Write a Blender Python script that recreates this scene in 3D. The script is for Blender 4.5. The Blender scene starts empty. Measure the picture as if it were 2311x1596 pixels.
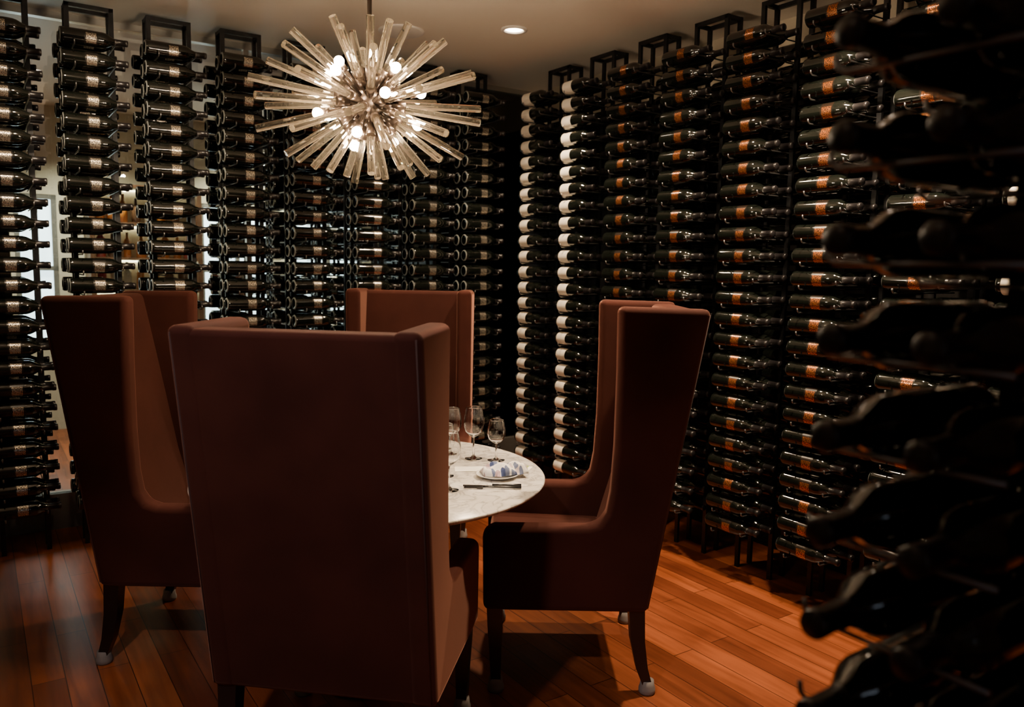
import bpy, math, random
from mathutils import Vector, Matrix
random.seed(7)
sc = bpy.context.scene
H34 = math.radians(34)
R34 = Matrix.Rotation(H34, 4, 'Z')
def P(t, m, z=0.0):
    return R34 @ Vector((t, m, z))

# ---------------------------------------------------------------- materials
def nt(name):
    m = bpy.data.materials.new(name); m.use_nodes = True
    t = m.node_tree
    return m, t, t.nodes['Principled BSDF']
def setp(b, **k):
    for a, v in k.items():
        a = a.replace('_', ' ')
        if a in b.inputs: b.inputs[a].default_value = v
def simple(name, col, rough=.5, metal=0., **k):
    m, t, b = nt(name)
    b.inputs['Base Color'].default_value = (*col, 1)
    b.inputs['Roughness'].default_value = rough
    b.inputs['Metallic'].default_value = metal
    setp(b, **k)
    return m
def noise_var(m, c1, c2, scale=5, coord='Object', detail=4, bump=0.):
    t = m.node_tree; b = t.nodes['Principled BSDF']
    tc = t.nodes.new('ShaderNodeTexCoord'); n = t.nodes.new('ShaderNodeTexNoise')
    n.inputs['Scale'].default_value = scale; n.inputs['Detail'].default_value = detail
    t.links.new(tc.outputs[coord], n.inputs['Vector'])
    r = t.nodes.new('ShaderNodeValToRGB')
    r.color_ramp.elements[0].position = .35; r.color_ramp.elements[1].position = .65
    r.color_ramp.elements[0].color = (*c1, 1); r.color_ramp.elements[1].color = (*c2, 1)
    t.links.new(n.outputs['Fac'], r.inputs['Fac']); t.links.new(r.outputs['Color'], b.inputs['Base Color'])
    if bump:
        bp = t.nodes.new('ShaderNodeBump'); bp.inputs['Strength'].default_value = bump
        t.links.new(n.outputs['Fac'], bp.inputs['Height']); t.links.new(bp.outputs['Normal'], b.inputs['Normal'])
    return m
def emis(name, col, s):
    m, t, b = nt(name)
    b.inputs['Base Color'].default_value = (*col, 1)
    b.inputs['Emission Color'].default_value = (*col, 1)
    b.inputs['Emission Strength'].default_value = s
    return m

M_bottle = simple('dark_bottle_glass', (.004, .005, .004), .08, Coat_Weight=.2)
M_foil = simple('black_foil_capsule', (.010, .009, .010), .32)
M_rim = simple('bottle_base_rim', (.32, .34, .33), .2, .3)  # pale colour stands for light caught on the dark glass rim
M_steel = simple('black_steel', (.018, .019, .021), .38, .6)
noise_var(M_steel, (.014, .015, .017), (.024, .025, .028), 30)
M_peg = simple('steel_peg', (.22, .22, .23), .3, .9)
M_ink = simple('label_ink', (.05, .045, .04), .7)

def label_mat(name, base, ink, rough=.35, metal=.9, dens=.5, ylo=.16, yhi=.84):
    m, t, b = nt(name)
    uv = t.nodes.new('ShaderNodeUVMap')
    mp = t.nodes.new('ShaderNodeMapping'); mp.inputs['Scale'].default_value = (13, 26, 1)
    n = t.nodes.new('ShaderNodeTexNoise'); n.inputs['Scale'].default_value = 1.0; n.inputs['Detail'].default_value = 3
    t.links.new(uv.outputs['UV'], mp.inputs['Vector']); t.links.new(mp.outputs['Vector'], n.inputs['Vector'])
    r = t.nodes.new('ShaderNodeValToRGB')
    r.color_ramp.elements[0].position = dens; r.color_ramp.elements[1].position = dens + .08
    r.color_ramp.elements[0].color = (0, 0, 0, 1); r.color_ramp.elements[1].color = (1, 1, 1, 1)
    t.links.new(n.outputs['Fac'], r.inputs['Fac'])
    sep = t.nodes.new('ShaderNodeSeparateXYZ'); t.links.new(uv.outputs['UV'], sep.inputs[0])
    def box(sock, lo, hi):
        a = t.nodes.new('ShaderNodeMath'); a.operation = 'GREATER_THAN'; a.inputs[1].default_value = lo
        c = t.nodes.new('ShaderNodeMath'); c.operation = 'LESS_THAN'; c.inputs[1].default_value = hi
        t.links.new(sock, a.inputs[0]); t.links.new(sock, c.inputs[0])
        d = t.nodes.new('ShaderNodeMath'); d.operation = 'MULTIPLY'
        t.links.new(a.outputs[0], d.inputs[0]); t.links.new(c.outputs[0], d.inputs[1]); return d.outputs[0]
    x1 = box(sep.outputs['X'], .1, .9); x2 = box(sep.outputs['Y'], ylo, yhi)
    mu = t.nodes.new('ShaderNodeMath'); mu.operation = 'MULTIPLY'; t.links.new(x1, mu.inputs[0]); t.links.new(x2, mu.inputs[1])
    mu2 = t.nodes.new('ShaderNodeMath'); mu2.operation = 'MULTIPLY'; t.links.new(mu.outputs[0], mu2.inputs[0]); t.links.new(r.outputs['Color'], mu2.inputs[1])
    mx = t.nodes.new('ShaderNodeMix'); mx.data_type = 'RGBA'
    mx.inputs[6].default_value = (*base, 1); mx.inputs[7].default_value = (*ink, 1)
    t.links.new(mu2.outputs[0], mx.inputs[0]); t.links.new(mx.outputs[2], b.inputs['Base Color'])
    mm = t.nodes.new('ShaderNodeMath'); mm.operation = 'MULTIPLY'; mm.inputs[1].default_value = metal
    t.links.new(mu2.outputs[0], mm.inputs[0]); t.links.new(mm.outputs[0], b.inputs['Metallic'])
    b.inputs['Roughness'].default_value = rough
    return m
M_lab_silver = label_mat('label_black_silver', (.010, .009, .008), (.85, .77, .64), .25, 1., .47, .22, .78)
M_lab_copper = label_mat('label_black_copper', (.010, .006, .004), (.85, .28, .07), .27, 1., .48, .22, .78)
M_lab_white = label_mat('label_white', (.82, .76, .66), (.5, .45, .38), .6, 0, .66)

# velvet
M_velvet, t, b = nt('burgundy_velvet')
b.inputs['Roughness'].default_value = .85
setp(b, Sheen_Weight=.42, Sheen_Roughness=.38)
b.inputs['Sheen Tint'].default_value = (.80, .38, .27, 1)
b.inputs['Specular IOR Level'].default_value = .1
noise_var(M_velvet, (.034, .0094, .0066), (.052, .0145, .0100), 3.5)
M_piping = noise_var(simple('velvet_piping', (.03, .011, .009), .85), (.030, .010, .0085), (.034, .012, .010), 4)
M_leg = simple('ebonised_wood', (.008, .006, .006), .3)
M_pad = simple('grey_felt_pad', (.20, .18, .17), .8)

# marble
M_marble, t, b = nt('white_marble')
tc = t.nodes.new('ShaderNodeTexCoord'); n = t.nodes.new('ShaderNodeTexNoise')
n.inputs['Scale'].default_value = 9; n.inputs['Detail'].default_value = 9; n.inputs['Distortion'].default_value = 1.6
t.links.new(tc.outputs['Object'], n.inputs['Vector'])
r = t.nodes.new('ShaderNodeValToRGB'); e = r.color_ramp.elements
e[0].position = .40; e[0].color = (.74, .71, .66, 1); e[1].position = .62; e[1].color = (.69, .66, .61, 1)
k = e.new(.5); k.color = (.40, .38, .35, 1); k = e.new(.46); k.color = (.66, .63, .58, 1); k = e.new(.54); k.color = (.64, .61, .56, 1)
t.links.new(n.outputs['Fac'], r.inputs['Fac']); t.links.new(r.outputs['Color'], b.inputs['Base Color'])
b.inputs['Roughness'].default_value = .22

# floor
M_floor, t, b = nt('cherry_floorboards')
tc = t.nodes.new('ShaderNodeTexCoord'); mp = t.nodes.new('ShaderNodeMapping')
mp.inputs['Rotation'].default_value = (0, 0, math.radians(90))
t.links.new(tc.outputs['Object'], mp.inputs['Vector'])
br = t.nodes.new('ShaderNodeTexBrick')
br.inputs['Scale'].default_value = 1.0; br.inputs['Brick Width'].default_value = 1.05; br.inputs['Row Height'].default_value = .105
br.inputs['Mortar Size'].default_value = .0018; br.inputs['Mortar Smooth'].default_value = .2; br.offset = .37
br.inputs['Color1'].default_value = (.38, .105, .032, 1); br.inputs['Color2'].default_value = (.15, .036, .013, 1)
br.inputs['Mortar'].default_value = (.04, .010, .004, 1); br.inputs['Bias'].default_value = -.1
t.links.new(mp.outputs['Vector'], br.inputs['Vector'])
mp2 = t.nodes.new('ShaderNodeMapping'); mp2.inputs['Scale'].default_value = (20, 1.5, 1)
t.links.new(tc.outputs['Object'], mp2.inputs['Vector'])
n = t.nodes.new('ShaderNodeTexNoise'); n.inputs['Scale'].default_value = 1.4; n.inputs['Detail'].default_value = 6; n.inputs['Distortion'].default_value = .8
t.links.new(mp2.outputs['Vector'], n.inputs['Vector'])
r = t.nodes.new('ShaderNodeValToRGB'); r.color_ramp.elements[0].color = (.6, .55, .55, 1); r.color_ramp.elements[1].color = (1.1, 1.08, 1.05, 1)
r.color_ramp.elements[0].position = .3; r.color_ramp.elements[1].position = .7
t.links.new(n.outputs['Fac'], r.inputs['Fac'])
n3 = t.nodes.new('ShaderNodeTexNoise'); n3.inputs['Scale'].default_value = 1.7; n3.inputs['Detail'].default_value = 3
t.links.new(tc.outputs['Object'], n3.inputs['Vector'])
r3 = t.nodes.new('ShaderNodeValToRGB'); r3.color_ramp.elements[0].color = (.62, .56, .52, 1); r3.color_ramp.elements[1].color = (1, 1, 1, 1)
r3.color_ramp.elements[0].position = .35; r3.color_ramp.elements[1].position = .6
t.links.new(n3.outputs['Fac'], r3.inputs['Fac'])
mx = t.nodes.new('ShaderNodeMix'); mx.data_type = 'RGBA'; mx.blend_type = 'MULTIPLY'; mx.inputs[0].default_value = 1
t.links.new(br.outputs['Color'], mx.inputs[6]); t.links.new(r.outputs['Color'], mx.inputs[7])
mx2 = t.nodes.new('ShaderNodeMix'); mx2.data_type = 'RGBA'; mx2.blend_type = 'MULTIPLY'; mx2.inputs[0].default_value = 1
t.links.new(mx.outputs[2], mx2.inputs[6]); t.links.new(r3.outputs['Color'], mx2.inputs[7])
t.links.new(mx2.outputs[2], b.inputs['Base Color'])
b.inputs['Roughness'].default_value = .34

M_ceil = noise_var(simple('ceiling_paint', (.6, .52, .43), .40), (.80, .72, .62), (.82, .75, .65), 2)
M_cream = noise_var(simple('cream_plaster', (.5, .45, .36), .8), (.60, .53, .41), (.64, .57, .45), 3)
M_darkwall = noise_var(simple('wall_shade_and_dark_pillar', (.02, .014, .012), .6, Specular_IOR_Level=.1), (.005, .005, .005), (.008, .007, .007), 3)  # near-black: shade behind the right racks as wall colour; also the dark pillar
M_base = noise_var(simple('grey_base', (.16, .15, .14), .5), (.15, .14, .13), (.19, .18, .165), 6)
M_bronze = simple('dark_bronze', (.10, .075, .06), .35, .85)
M_brass = simple('steel_trim', (.5, .5, .48), .3, .9)
M_white = simple('white_trim', (.8, .78, .74), .5)
M_glass = simple('clear_glass', (1, 1, 1), .0, Transmission_Weight=1., IOR=1.45)
M_walnut = noise_var(simple('walnut', (.12, .05, .025), .45), (.09, .04, .02), (.15, .07, .035), 8)
M_rodglass = bpy.data.materials.new('crystal_rod_glass'); M_rodglass.use_nodes = True
t = M_rodglass.node_tree; t.nodes.clear()
o = t.nodes.new('ShaderNodeOutputMaterial'); g = t.nodes.new('ShaderNodeBsdfGlass'); g.inputs['Roughness'].default_value = .01; g.inputs['Color'].default_value = (1, .97, .92, 1)
tl = t.nodes.new('ShaderNodeBsdfTranslucent'); tl.inputs['Color'].default_value = (.95, .86, .70, 1); ms = t.nodes.new('ShaderNodeMixShader'); ms.inputs[0].default_value = .035
t.links.new(g.outputs[0], ms.inputs[1]); t.links.new(tl.outputs[0], ms.inputs[2]); t.links.new(ms.outputs[0], o.inputs[0])

M_bulb = emis('warm_bulb', (1, .75, .49), 700)
M_down = emis('downlight_lens', (1, .8, .58), 30)
M_win = emis('daylight_window', (.82, .93, 1.0), 5.0)
M_fillwin = emis('added_fill_window', (.7, .82, 1.0), 2.2)  # added glow behind the camera, fills chair backs and near rack
M_strip = emis('shelf_led_strip', (1, .8, .5), 14)
M_cutlery = simple('cutlery_steel', (.12, .12, .125), .25, 1.)
M_china = simple('white_china', (.8, .79, .76), .15)
M_paper = simple('card_paper', (.82, .8, .72), .8)
M_green = simple('green_ribbon', (.25, .33, .08), .7)
M_amber = simple('amber_bottle', (.55, .2, .04), .15); M_redb = simple('red_bottle', (.35, .04, .03), .15); M_greenb = simple('brown_bottle', (.12, .06, .03), .15); M_clearb = simple('pale_bottle', (.6, .6, .5), .15)

M_pane = bpy.data.materials.new('glass_partition'); M_pane.use_nodes = True
t = M_pane.node_tree; t.nodes.clear()
o = t.nodes.new('ShaderNodeOutputMaterial'); tr = t.nodes.new('ShaderNodeBsdfTransparent'); gl = t.nodes.new('ShaderNodeBsdfGlossy')
gl.inputs['Roughness'].default_value = .01; tr.inputs['Color'].default_value = (.84, .92, .90, 1)
fr = t.nodes.new('ShaderNodeFresnel'); fr.inputs['IOR'].default_value = 2.1; ms = t.nodes.new('ShaderNodeMixShader')
t.links.new(fr.outputs[0], ms.inputs[0]); t.links.new(tr.outputs[0], ms.inputs[1]); t.links.new(gl.outputs[0], ms.inputs[2]); t.links.new(ms.outputs[0], o.inputs[0])

# napkin: leaf shapes from stretched voronoi cells
M_napkin, t, b = nt('floral_napkin')
tc = t.nodes.new('ShaderNodeTexCoord')
v = t.nodes.new('ShaderNodeTexVoronoi'); v.inputs['Scale'].default_value = 38; v.voronoi_dimensions = '2D'
mp = t.nodes.new('ShaderNodeMapping'); mp.inputs['Scale'].default_value = (1.3, .6, 1); mp.inputs['Rotation'].default_value = (0, 0, .7)
t.links.new(tc.outputs['Object'], mp.inputs['Vector']); t.links.new(mp.outputs['Vector'], v.inputs['Vector'])
r1 = t.nodes.new('ShaderNodeValToRGB'); r1.color_ramp.interpolation = 'CONSTANT'
e = r1.color_ramp.elements; e[0].color = (.03, .05, .14, 1); e[1].position = .28; e[1].color = (.36, .26, .28, 1)
k = e.new(.5); k.color = (.12, .15, .26, 1); k = e.new(.68); k.color = (.5, .43, .44, 1)
sp = t.nodes.new('ShaderNodeSeparateColor'); t.links.new(v.outputs['Color'], sp.inputs[0]); t.links.new(sp.outputs[0], r1.inputs['Fac'])
r2 = t.nodes.new('ShaderNodeValToRGB'); r2.color_ramp.elements[0].position = .40; r2.color_ramp.elements[1].position = .44
t.links.new(v.outputs['Distance'], r2.inputs['Fac'])
mx = t.nodes.new('ShaderNodeMix'); mx.data_type = 'RGBA'; mx.inputs[7].default_value = (.82, .8, .76, 1)
t.links.new(r2.outputs['Color'], mx.inputs[0]); t.links.new(r1.outputs['Color'], mx.inputs[6]); t.links.new(mx.outputs[2], b.inputs['Base Color'])
b.inputs['Roughness'].default_value = .9

# ---------------------------------------------------------------- mesh helpers
class MB:
    def __init__(s): s.v = []; s.f = []; s.m = []; s.uv = []; s.sm = []
    def add(s, verts, faces, mat=0, smooth=True, uvs=None):
        o = len(s.v); s.v.extend(verts)
        for i, f in enumerate(faces):
            s.f.append(tuple(o + j for j in f))
            s.m.append(mat[i] if isinstance(mat, list) else mat)
            s.sm.append(smooth)
            s.uv.append(uvs[i] if uvs else None)
    def box(s, x0, x1, y0, y1, z0, z1, mat=0):
        v = [(x, y, z) for x in (x0, x1) for y in (y0, y1) for z in (z0, z1)]
        s.add(v, [(0, 1, 3, 2), (4, 6, 7, 5), (0, 4, 5, 1), (2, 3, 7, 6), (0, 2, 6, 4), (1, 5, 7, 3)], mat, False)
    def tube(s, pts, rad, seg=8, mat=0, smooth=True, caps=True):
        pts = [Vector(p) for p in pts]; n = len(pts)
        rr = rad if isinstance(rad, (list, tuple)) else [rad] * n
        V = []
        d0 = (pts[1] - pts[0]).normalized()
        up = Vector((0, 0, 1)) if abs(d0.z) < .9 else Vector((1, 0, 0))
        a = d0.cross(up).normalized()
        for i, p in enumerate(pts):
            d = (pts[min(i + 1, n - 1)] - pts[max(i - 1, 0)]).normalized()
            a = (a - d * a.dot(d)).normalized(); bb = d.cross(a)
            for j in range(seg):
                th = 2 * math.pi * j / seg
                V.append(tuple(p + (a * math.cos(th) + bb * math.sin(th)) * rr[i]))
        F = []
        for i in range(n - 1):
            for j in range(seg):
                k = (j + 1) % seg
                F.append((i * seg + j, i * seg + k, (i + 1) * seg + k, (i + 1) * seg + j))
        if caps:
            F = F + [tuple(range(seg))[::-1], tuple(range((n - 1) * seg, n * seg))]
        s.add(V, F, mat, smooth)
        if caps: s.sm[-1] = s.sm[-2] = False
    def lathe(s, prof, seg=24, mat=0, c=(0, 0, 0), smooth=True):
        V = []; F = []
        for r_, z in prof:
            for j in range(seg):
                th = 2 * math.pi * j / seg
                V.append((c[0] + max(r_, 1e-5) * math.cos(th), c[1] + max(r_, 1e-5) * math.sin(th), c[2] + z))
        for i in range(len(prof) - 1):
            for j in range(seg):
                k = (j + 1) % seg
                F.append((i * seg + j, i * seg + k, (i + 1) * seg + k, (i + 1) * seg + j))
        s.add(V, F, mat, smooth)
    def sphere(s, c, r, mat=0, seg=14):
        n = 9
        s.lathe([(r * math.sin(math.pi * i / n), -r * math.cos(math.pi * i / n)) for i in range(n + 1)], seg, mat, c)
    def mesh(s, name, mats):
        me = bpy.data.meshes.new(name); me.from_pydata(s.v, [], s.f)
        for m in mats: me.materials.append(m)
        me.polygons.foreach_set('material_index', s.m)
        me.polygons.foreach_set('use_smooth', s.sm)
        if any(u for u in s.uv):
            ul = me.uv_layers.new(name='UVMap'); data = []
            for f, u in zip(s.f, s.uv):
                if u: 
                    for q in u: data.extend(q)
                else: data.extend([0.0, 0.0] * len(f))
            ul.data.foreach_set('uv', data)
        me.update(); return me
    def obj(s, name, mats, parent=None, M=None):
        return link(name, s.mesh(name, mats), parent, M)
def link(name, me, parent=None, M=None):
    o = bpy.data.objects.new(name, me); sc.collection.objects.link(o)
    if parent: o.parent = parent
    if M is not None: o.matrix_local = M
    return o
def empty(name, M):
    o = bpy.data.objects.new(name, None); sc.collection.objects.link(o); o.empty_display_size = .1
    o.matrix_world = M; return o
def bevel(o, w, seg=3, ang=35):
    md = o.modifiers.new('bevel', 'BEVEL'); md.width = w; md.segments = seg; md.limit_method = 'ANGLE'; md.angle_limit = math.radians(ang)
    for p in o.data.polygons: p.use_smooth = True
    md.harden_normals = False
    w2 = o.modifiers.new('wn', 'WEIGHTED_NORMAL'); w2.keep_sharp = False
def text_mesh(body, size):
    cu = bpy.data.curves.new('txt', 'FONT'); cu.body = body; cu.size = size; cu.align_x = 'CENTER'; cu.align_y = 'CENTER'
    ob = bpy.data.objects.new('txt', cu); sc.collection.objects.link(ob)
    bpy.context.view_layer.update()
    dg = bpy.context.evaluated_depsgraph_get(); ev = ob.evaluated_get(dg); me = ev.to_mesh()
    V = [tuple(v.co) for v in me.vertices]; F = [tuple(p.vertices) for p in me.polygons]
    ev.to_mesh_clear(); bpy.data.objects.remove(ob); bpy.data.curves.remove(cu)
    return V, F

# ---------------------------------------------------------------- bottle racks
PROF = [(.012, 0), (.004, .022), (.0005, .029), (.0005, .0325), (.004, .0365), (.011, .038), (.02, .038), (.105, .038), (.128, .038), (.162, .038),
        (.188, .0375), (.203, .034), (.216, .0275), (.228, .0205), (.240, .0165), (.242, .0158), (.284, .0148), (.2845, .0163),
        (.297, .0163), (.3, .0145), (.3, 0)]
SEG = 20
def bottle(mb, cy, cz, kind, rot):
    V = []; 
    for a, r_ in PROF:
        for j in range(SEG):
            th = 2 * math.pi * j / SEG + rot
            V.append((a - .15, cy - max(r_, 1e-5) * math.cos(th), cz + max(r_, 1e-5) * math.sin(th)))
    F = []; MI = []; UV = []
    for i in range(len(PROF) - 1):
        a0 = PROF[i][0]; a1 = PROF[i + 1][0]
        for j in range(SEG):
            k = (j + 1) % SEG
            F.append((i * SEG + j, (i + 1) * SEG + j, (i + 1) * SEG + k, i * SEG + k))
            ph = (j + .5) / SEG * 2 * math.pi
            ph = ph if ph <= math.pi else ph - 2 * math.pi
            mi = 0
            if i >= 14: mi = 1
            if i == 2 or i == 3: mi = 2
            lo, hi = (6, 7) if kind == 5 else (7, 9)
            v0 = v1 = 0; u0 = u1 = 0
            if kind and lo <= i < hi:
                lim = 2.2 if kind == 5 else 1.25
                if abs(ph) < lim:
                    mi = kind
                    A0 = PROF[lo][0]; A1 = PROF[hi][0]
                    u0 = (a0 - A0) / (A1 - A0); u1 = (a1 - A0) / (A1 - A0)
                    d = math.pi / SEG
                    v0 = (ph - d + lim) / (2 * lim); v1 = (ph + d + lim) / (2 * lim)
            MI.append(mi); UV.append(((u0, v0), (u1, v0), (u1, v1), (u0, v1)))
    mb.add(V, F, MI, True, UV)
MATS = [M_bottle, M_foil, M_rim, M_lab_silver, M_lab_copper, M_lab_white, M_steel, M_peg, M_ink]
TXT = [(text_mesh('EKY', .017), .011), (text_mesh('KNIGHTS VALLEY RED WINE', .0062), -.006), (text_mesh('NAPA VALLEY', .0045), -.014)]
ZTOP = 2.57; DZ = .1
def column_mesh(name, kind, depths, frames, peg_to, ztop=ZTOP, frame_top=2.77, kinds=None, posts=(-.1, .1)):
    mb = MB()
    for r_ in range(24):
        z = ztop - DZ * r_
        for di, d in enumerate(depths):
            kd = kind
            if kinds: kd = kinds[r_ % len(kinds)]
            rot = random.uniform(-.35, .35)
            bottle(mb, d, z, kd if di == 0 else (3 if kind == 3 else 0), rot)
            if kinds and kd == 5 and di == 0:
                for (TV, TF), off in TXT:
                    V = [(-.15 + .0625 + x, d - .0384 * math.cos((y + off) / .038), z + .0384 * math.sin((y + off) / .038)) for x, y, _ in TV]
                    mb.add(V, TF, 8, False)
        for a, dz in ((-.09, -.0415), (.088, -.0195)):
            y0 = -.045
            mb.tube([(a, y0 - .008, z + dz + .016), (a, y0 - .006, z + dz + .004), (a, y0 + .004, z + dz - .003), (a, .0, z + dz - .0035), (a, peg_to, z + dz - .0035)], .0034, 6, 7)
    hw = .011
    for d in frames:
        for a in posts:
            mb.box(a - hw, a + hw, d - .008, d + .008, 0, frame_top, 6)
        mb.box(posts[0] - hw, posts[-1] + hw, d - .008, d + .008, frame_top - .02, frame_top, 6)
    if len(frames) > 1:
        for a in posts:
            mb.box(a - hw + .001, a + hw - .001, frames[0], frames[1], frame_top - .019, frame_top - .001, 6)
    return mb.mesh(name, MATS)
me_left = column_mesh('rack_left', 3, [0, .1, .37], [.165, .26], .37 + .04)
me_right = column_mesh('rack_right', 4, [0, .1, .37], [.165, .26], .37 + .04)
me_white = column_mesh('rack_white', 5, [0, .1], [.165, .26], .17)
me_mixed = column_mesh('rack_mixed', 5, [0, .1], [.165, .26], .17, kinds=[5 if i in (2, 5, 8, 11, 17, 20) else 4 for i in range(24)])
me_near = column_mesh('rack_near', 0, [0, .1], [.05], .15, ztop=2.633, posts=(-.19, -.13))
def place(me, t_, m_, ang):
    M = Matrix.Translation(P(t_, m_)) @ Matrix.Rotation(math.radians(ang), 4, 'Z')
    return link('wine_rack', me, None, M)
for k in range(-3, 7):
    place(me_left, .54 + .375 * k, 4.496, 34)
for k in range(-1, 8):
    me = me_white if k in (-1, 0) else (me_mixed if k == 6 else me_right)
    place(me, 3.005, 3.786 - .425 * k, -56)
for k in range(0, 5):
    place(me_near, .861 + .375 * k, .485, 214)
for k in range(0, 5):
    place(me_left, 1.75 + .38 * k, 6.4, 34)

# ---------------------------------------------------------------- room shell
def slab(name, t0, t1, m0, m1, z0, z1, mat):
    mb = MB(); mb.box(t0, t1, m0, m1, z0, z1, 0)
    return mb.obj(name, [mat], None, R34.copy())
slab('floor', -4.2, 3.8, -2.6, 8.6, -.1, 0, M_floor)
slab('ceiling', -4.2, 3.8, -2.6, 8.6, 2.8, 2.9, M_ceil)
slab('wall_right', 3.55, 3.65, -2.6, 8.6, 0, 2.55, M_darkwall)  # bottle shade put into the colour of the lower wall
slab('wall_right_lit_top', 3.55, 3.65, -2.6, 8.6, 2.55, 2.8, M_cream)  # same wall's top in beige, standing for light falling from above
slab('wall_left', -4.1, -4.0, -2.6, 8.6, 0, 2.8, M_cream)
def window_wall(name, m0, m1, tmin, tmax, wins, zb, zt, inward, first, mw):
    mb = MB(); cur = tmin
    for a, b_ in wins:
        mb.box(cur, a, m0, m1, 0, 2.8); cur = b_
        mb.box(a, b_, m0, m1, 0, zb); mb.box(a, b_, m0, m1, zt, 2.8)
    mb.box(cur, tmax, m0, m1, 0, 2.8)
    mb.obj(name, [M_cream], None, R34.copy())
    mc = (m0 + m1) / 2
    for i, (a, b_) in enumerate(wins):
        mb = MB(); mb.box(a, b_, mc - .01, mc + .01, zb, zt, 0)
        f0, f1 = sorted((mc + inward * .012, mc + inward * .045))
        for q in (a, (a + b_) / 2 - .02, b_ - .04): mb.box(q, q + .04, f0, f1, zb, zt, 1)
        for z in (zb, (zb + zt) / 2, zt - .04): mb.box(a, b_, f0, f1, z, z + .04, 1)
        mb.obj('window_%d' % (first + i), [mw, M_base], None, R34.copy())
window_wall('wall_far', 8.0, 8.1, -4.2, 3.8, [(.3, .62), (1.8, 2.5), (2.7, 3.45)], .75, 2.05, -1, 1, M_win)
window_wall('wall_near', -2.6, -2.5, -4.2, 3.8, [(-1.2, -.8), (.5, .9)], 1.6, 2.3, 1, 4, M_fillwin)  # unseen wall; its windows are added to give fill light
slab('pillar', .02, .22, 6.6, 6.85, 0, 2.8, M_darkwall)
slab('wall_glass_left', -4.0, 3.5, 5.02, 5.03, .2, 2.78, M_pane)
slab('baseboard_left', -4.0, 3.5, 4.99, 5.06, 0, .2, M_base)
mb = MB(); mb.box(-4.0, 3.5, 5.0, 5.05, 2.765, 2.8, 0)
for q in (-1.6, -.1, 1.4, 2.9): mb.box(q, q + .03, 5.005, 5.045, .2, 2.77, 0)
mb.obj('trim_glass_channel', [M_brass], None, R34.copy())
# lit back-bar shelving in the neighbouring room
mb = MB(); t0, t1, m0, m1 = .82, 1.72, 7.55, 7.9
mb.box(t0, t0 + .04, m0, m1, 0, 2.15, 0); mb.box(t1 - .04, t1, m0, m1, 0, 2.15, 0); mb.box(t0, t1, m1 - .02, m1, 0, 2.15, 1)
mb.box(t0, t1, m0 - .1, m1, 0, .95, 0)
for z in (1.22, 1.5, 1.8, 2.12):
    mb.box(t0 + .04, t1 - .04, m0 + .03, m1 - .02, z, z + .025, 0)
    mb.box(t0 + .06, t1 - .06, m1 - .05, m1 - .03, z - .015, z, 2)
for z in (.95, 1.245, 1.525, 1.825):
    x = t0 + .1
    while x < t1 - .09:
        h = random.uniform(.2, .26); rr = random.uniform(.03, .042)
        mb.lathe([(0, 0), (rr, 0), (rr, h * .62), (rr * .4, h * .78), (rr * .36, h), (0, h)], 14, random.choice([3, 3, 4, 5, 6]), (x, m0 + .15, z))
        x += random.uniform(.085, .12)
mb.obj('back_bar_shelf', [M_walnut, M_cream, M_strip, M_amber, M_redb, M_greenb, M_clearb], None, R34.copy())

# ---------------------------------------------------------------- ceiling fixtures
def downlight(x, y, power, size=1.9, r_=.055, col=(1, .74, .48), aim=None):
    mb = MB()
    mb.lathe([(r_ + .018, 0), (r_ + .018, -.008), (r_, -.010), (r_ - .006, 0)], 32, 0)
    mb.lathe([(r_ - .006, -.001), (0, -.003)], 32, 1)
    e_ = mb.obj('recessed_downlight', [M_white, M_down], None, Matrix.Translation((x, y, 2.8)))
    l = bpy.data.lights.new('downlight_lamp', 'SPOT'); l.energy = power; l.color = col; l.spot_size = size; l.spot_blend = .7; l.shadow_soft_size = .04
    lo = bpy.data.objects.new('downlight_lamp', l); sc.collection.objects.link(lo); lo.parent = e_; lo.location = (0, 0, -.03)
    if aim is not None:
        d = Vector(aim) - Vector((x, y, 2.77)); lo.rotation_euler = d.to_track_quat('-Z', 'Y').to_euler()
downlight(-.02, 4.55, 150)
downlight(1.12, 3.0, 360)
downlight(.45, 3.8, 120)
downlight(1.35, 2.0, 100, 1.3, aim=P(2.95, 1.5, 1.3))
downlight(-1.6, 3.1, 130, 1.0, aim=P(.7, 4.6, 1.9))
p = P(.0, 3.3); downlight(p.x, p.y, 90, .95, aim=P(-.1, 4.6, 1.8))
downlight(-.9, .4, 140, .9, col=(1, .86, .84), aim=(-.5, 1.9, .75))  # added fill lamp for the front chair's back, shaped as a ceiling fixture
for t_, m_, pw in ((-.7, 7.3, 200), (.8, 7.2, 270), (2.3, 7.4, 420), (3.0, 5.9, 80)):
    p = P(t_, m_); downlight(p.x, p.y, pw, 2.2, col=(1, .87, .68))
mb = MB(); mb.lathe([(.128, 0), (.128, -.006), (.118, -.010), (.0, -.009)], 40, 0)
mb.obj('ceiling_speaker', [M_white], None, Matrix.Translation((-.65, 4.62, 2.8)))

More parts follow.
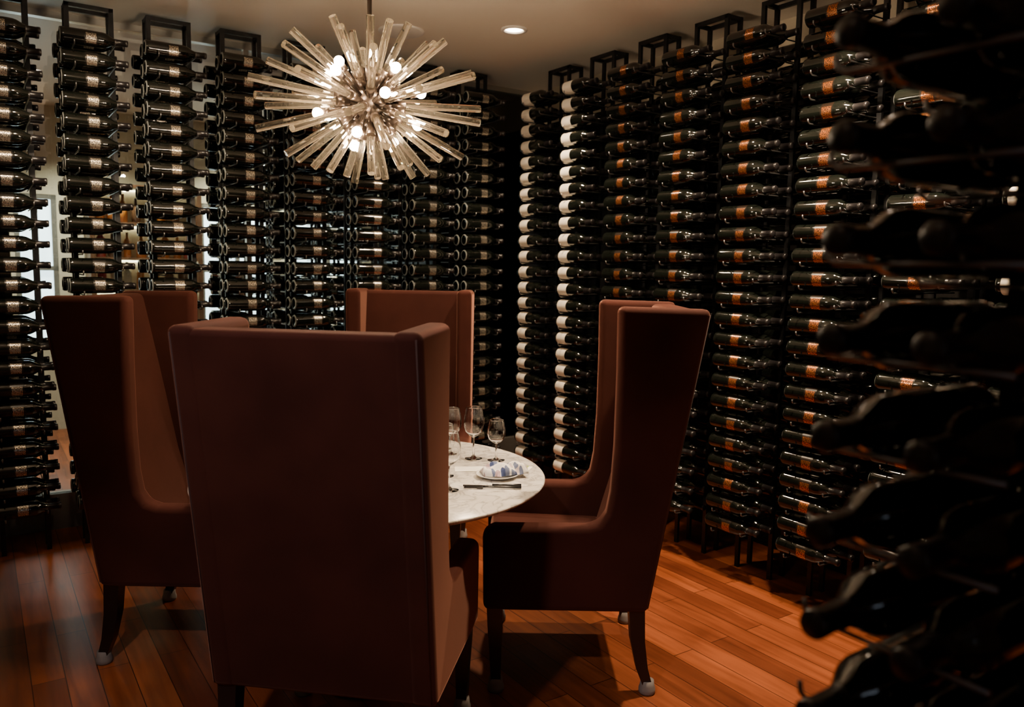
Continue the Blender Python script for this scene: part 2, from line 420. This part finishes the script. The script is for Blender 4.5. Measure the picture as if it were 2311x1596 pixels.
# ---------------------------------------------------------------- chandelier
CH = Vector((-.505, 2.82, 2.05))
ch = empty('chandelier', Matrix.Translation(CH))
gl = MB(); mt = MB(); bu = MB()
mt.sphere((0, 0, 0), .055, 0, 20)
mt.tube([(0, 0, .04), (0, 0, .75)], .008, 12)
mt.lathe([(0, .75), (.065, .75), (.065, .732), (.05, .722), (.012, .715)], 28)
def ell(d): return 1 / math.sqrt((d.x ** 2 + d.y ** 2) / .405 ** 2 + d.z ** 2 / .265 ** 2)
ga = math.pi * (3 - math.sqrt(5))
def fib(N, ph=0.):
    r = []
    for i in range(N):
        z = 1 - 2 * (i + .5) / N; q = math.sqrt(1 - z * z); th = ga * i + ph
        r.append(Vector((q * math.cos(th), q * math.sin(th), z)))
    return r
bd = fib(15, .9)
for d in bd:
    L = .145 + .02 * random.random() + .045 * (1 - abs(d.z))
    if d.z > .9: continue
    mt.tube([d * .05, d * (L - .018)], [.006, .006], 8)
    mt.tube([d * (L - .04), d * (L - .016)], [.011, .011], 10)
    bu.sphere(tuple(d * L), .0175, 0, 16)
for d in fib(60):
    if d.z > .965: continue
    d = (d + Vector([random.uniform(-.05, .05) for _ in range(3)])).normalized()
    if max(d.dot(q) for q in bd) > .992: continue
    L = ell(d) * random.uniform(.94, 1.03)
    mt.tube([d * .05, d * .085], [.006, .008], 8)
    mt.tube([d * .08, d * .125], [.0128, .0158], 12)
    gl.tube([d * .115, d * L], .0130, 10, 0, False)
mt.obj('metal_frame', [M_bronze], ch); gl.obj('glass_rods', [M_rodglass], ch); bu.obj('bulbs', [M_bulb], ch)

# ---------------------------------------------------------------- chairs
W = .66; TH = .078
def extr(profile, y0, y1, name, mat):
    n = len(profile)
    V = [(x, y0, z) for x, z in profile] + [(x, y1, z) for x, z in profile]
    F = [tuple(range(n)), tuple(range(2 * n - 1, n - 1, -1))]
    for i in range(n):
        j = (i + 1) % n; F.append((i, i + n, j + n, j))
    me = bpy.data.meshes.new(name); me.from_pydata(V, [], F); me.materials.append(mat)
    import bmesh
    bm = bmesh.new(); bm.from_mesh(me); bmesh.ops.recalc_face_normals(bm, faces=bm.faces); bm.to_mesh(me); bm.free()
    return me
side = [(0, .31), (-.177, 1.37), (.135, 1.375), (.132, 1.15), (.134, .9), (.142, .74), (.155, .665), (.18, .628), (.22, .615), (.54, .612), (.572, .60), (.58, .57), (.575, .31)]
back = [(0.004, .312), (-.172, 1.362), (-.075, 1.362), (-.02, 1.1), (.06, .7), (.13, .45), (.13, .312)]
seat = [(.10, .335), (.565, .335), (.565, .47), (.54, .487), (.12, .475)]
me_sideL = extr(side, W / 2 - TH, W / 2, 'chair_side', M_velvet)
me_sideR = extr(side, -W / 2, -W / 2 + TH, 'chair_side', M_velvet)
me_back = extr(back, -W / 2 + TH * .55, W / 2 - TH * .55, 'chair_back', M_velvet)
me_seat = extr(seat, -W / 2 + TH - .004, W / 2 - TH + .004, 'chair_seat', M_velvet)
me_rail = extr([(.05, .312), (.572, .312), (.572, .36), (.05, .36)], -W / 2 + TH * .5, W / 2 - TH * .5, 'chair_rail', M_velvet)
lg = MB()
for s in (-1, 1):
    y = s * .285
    def sq(pts, hw):
        V = []; n = len(pts)
        for (x, z), h in zip(pts, hw):
            V += [(x - h, y - h, z), (x + h, y - h, z), (x + h, y + h, z), (x - h, y + h, z)]
        F = [(i * 4 + j, i * 4 + (j + 1) % 4, i * 4 + 4 + (j + 1) % 4, i * 4 + 4 + j) for i in range(n - 1) for j in range(4)] + [(3, 2, 1, 0), (n * 4 - 4, n * 4 - 3, n * 4 - 2, n * 4 - 1)]
        lg.add(V, F, 0, False)
    sq([(.527, .03), (.53, .15), (.533, .25), (.535, .325)], [.017, .021, .026, .028])
    sq([(-.012, .03), (.012, .10), (.030, .20), (.038, .325)], [.017, .021, .025, .028])
    for x in (.527, -.012):
        lg.lathe([(0, 0), (.026, 0), (.030, .006), (.030, .018), (.026, .030), (.024, .048), (.0, .05)], 16, 1, (x, y, 0))
me_legs = lg.mesh('chair_legs', [M_leg, M_pad])
pp = MB()
for s in (-1, 1):
    y = s * (W / 2 - .014)
    pp.tube([(.0015, y, .325), (-.0855, y, .84), (-.171, y, 1.352)], .0026, 8)
me_pip = pp.mesh('chair_piping', [M_piping])
def chair(x, y, ang, sz=1.):
    e_ = empty('wingback_dining_chair', Matrix.Translation((x, y, 0)) @ Matrix.Rotation(math.radians(ang), 4, 'Z') @ Matrix.Diagonal((1, 1, sz, 1)))
    for nm, me, bw in (('wing_left', me_sideL, .024), ('wing_right', me_sideR, .024), ('backrest', me_back, .02), ('seat', me_seat, .025), ('seat_rail', me_rail, .01)):
        o = link(nm, me, e_); bevel(o, bw, 4)
    o = link('legs', me_legs, e_); o2 = link('piping', me_pip, e_)
    return e_
chair(.49, 2.985, 180)
chair(-.512, 2.09, 81, .98)
chair(-1.495, 3.13, 0)
chair(-.545, 4.29, -90)

# ---------------------------------------------------------------- table
TX, TY, TR = -.495, 2.82, .622
tb = empty('round_marble_table', Matrix.Translation((TX, TY, 0)))
mb = MB(); mb.lathe([(0, .722), (TR - .05, .722), (TR - .012, .733), (TR, .743), (TR, .746), (TR - .004, .75), (0, .75)], 128)
o = mb.obj('table_top', [M_marble], tb)
mb = MB(); mb.lathe([(0, 0), (.20, 0), (.205, .006), (.19, .016), (.10, .035), (.05, .08), (.036, .18), (.034, .42), (.045, .58), (.09, .68), (.17, .715), (.17, .722), (0, .722)], 48)
mb.obj('pedestal', [M_leg], tb)

def wineglass(x, y, h=.2, bowl=.036):
    s = h / .2; mb = MB(); k = bowl
    outer = [(0, 0), (.033, 0), (.034, .0003), (.034, .0012), (.033, .0018), (.012, .005), (.0042, .014), (.0035, .04), (.0035, .078), (.006, .084), (.018, .091), (k * .82, .106), (k, .13), (k * .98, .155), (k * .86, .182), (k * .785, .198), (k * .78, .1995), (k * .78 - .0004, .2)]
    inner = [(k * .78 - .0008, .2), (k * .78 - .0012, .1995), (k * .785 - .0012, .198), (k * .86 - .0012, .182), (k * .98 - .0012, .155), (k - .0012, .13), (k * .82 - .0012, .1065), (.017, .0925), (0, .0875)]
    mb.lathe([(a, z * s) for a, z in outer + inner], 32)
    mb.obj('wine_glass', [M_glass], None, Matrix.Translation((x, y, .7503)))
for x, y, h, k in ((-.144, 3.07, .205, .040), (-.055, 3.05, .16, .036), (-.235, 3.12, .19, .040), (-.205, 2.62, .2, .04), (-.235, 2.80, .19, .038),
                   (-.84, 2.50, .205, .04), (-.92, 2.57, .16, .036), (-.84, 3.10, .19, .038), (-.70, 3.19, .205, .04), (-.38, 3.07, .16, .036)):
    wineglass(x, y, h, k)
def setting(ang):
    M = Matrix.Translation((TX, TY, .7502)) @ Matrix.Rotation(math.radians(ang), 4, 'Z')
    mb = MB(); mb.lathe([(0, 0), (.048, 0), (.05, .003), (.076, .012), (.078, .014), (.075, .0145), (.05, .006), (0, .005)], 40)
    pl = mb.obj('bread_plate', [M_china], None, M @ Matrix.Translation((.45, -.02, 0)))
    V = []; F = []; nx, ny = 20, 14
    for lay in range(2):
        for i in range(nx + 1):
            for j in range(ny + 1):
                u = i / nx; v_ = j / ny
                x = (u - .5) * .165; y = (v_ - .5) * (.085 + .02 * math.sin(u * 5))
                z = .0155 if lay == 0 else .0165 + .030 * (math.sin(math.pi * v_) ** .4) * (math.sin(math.pi * min(max(u, .001), .999)) ** .2) + .007 * math.sin(u * 14 + v_ * 5) + .004 * math.sin(v_ * 17 + u * 3)
                V.append((x, y, z))
    q = (nx + 1) * (ny + 1)
    for i in range(nx):
        for j in range(ny):
            a = i * (ny + 1) + j
            F.append((a, a + 1, a + ny + 2, a + ny + 1)); F.append((q + a, q + a + ny + 1, q + a + ny + 2, q + a + 1))
    edge = [i * (ny + 1) for i in range(nx + 1)] + [nx * (ny + 1) + j for j in range(1, ny + 1)] + [i * (ny + 1) + ny for i in range(nx - 1, -1, -1)] + [j for j in range(ny - 1, 0, -1)]
    for i in range(len(edge)):
        a = edge[i]; b_ = edge[(i + 1) % len(edge)]; F.append((a, b_, q + b_, q + a))
    mb = MB(); mb.add(V, F, 0, True)
    mb.obj('folded_napkin', [M_napkin], None, M @ Matrix.Translation((.475, -.015, 0)) @ Matrix.Rotation(.25, 4, 'Z'))
    mb = MB()
    mb.add([(-.1, -.006, .002), (-.02, -.009, .002), (0, -.007, .002), (0, .005, .002), (-.1, .006, .002), (-.1, -.006, .004), (-.02, -.009, .004), (0, -.007, .004), (0, .005, .004), (-.1, .006, .004)],
           [(4, 3, 2, 1, 0), (5, 6, 7, 8, 9), (0, 1, 6, 5), (1, 2, 7, 6), (2, 3, 8, 7), (3, 4, 9, 8), (4, 0, 5, 9)], 0, False)
    mb.tube([(0, 0, .006), (.04, 0, .0065), (.1, 0, .0065)], [.004, .0045, .0055], 8)
    mb.obj('table_knife', [M_cutlery], None, M @ Matrix.Translation((.435, -.15, 0)))
    mb = MB(); mb.tube([(.1, 0, .006), (0, 0, .006), (-.03, 0, .006)], [.005, .003, .003], 8)
    mb.box(-.05, -.03, -.010, .010, .003, .0055)
    for q_ in (-.0085, -.003, .003, .0085): mb.box(-.095, -.05, q_ - .0015, q_ + .0015, .003, .005)
    mb.obj('table_fork', [M_cutlery], None, M @ Matrix.Translation((.435, -.175, 0)))
    mb = MB(); mb.box(-.055, .055, -.035, .035, .0003, .0018); mb.obj('menu_card', [M_paper], None, M @ Matrix.Translation((.345, .08, 0)) @ Matrix.Rotation(.1, 4, 'Z'))
    mb = MB(); mb.box(-.045, .045, -.03, .03, .0003, .0018, 0); mb.box(.02, .03, -.031, .031, .0018, .003, 1)
    mb.obj('place_card', [M_paper, M_green], None, M @ Matrix.Translation((.53, .115, 0)) @ Matrix.Rotation(-.3, 4, 'Z'))
for a in (0, 90, 180, 270): setting(a)

# ---------------------------------------------------------------- camera, world
cam = bpy.data.cameras.new('camera'); co = bpy.data.objects.new('camera', cam); sc.collection.objects.link(co)
cam.sensor_width = 36; cam.lens = 1800 / 2311 * 36; cam.clip_start = .05
co.matrix_world = Matrix.Translation((0, 0, 1.5)) @ Matrix.Rotation(math.radians(90 - 6.18), 4, 'X') @ Matrix.Rotation(math.radians(1.02), 4, 'Z')
cam.dof.use_dof = True; cam.dof.focus_distance = 3.0; cam.dof.aperture_fstop = 3.2
sc.camera = co
w = bpy.data.worlds.new('world'); sc.world = w; w.use_nodes = True
w.node_tree.nodes['Background'].inputs[0].default_value = (.5, .6, .7, 1); w.node_tree.nodes['Background'].inputs[1].default_value = .05
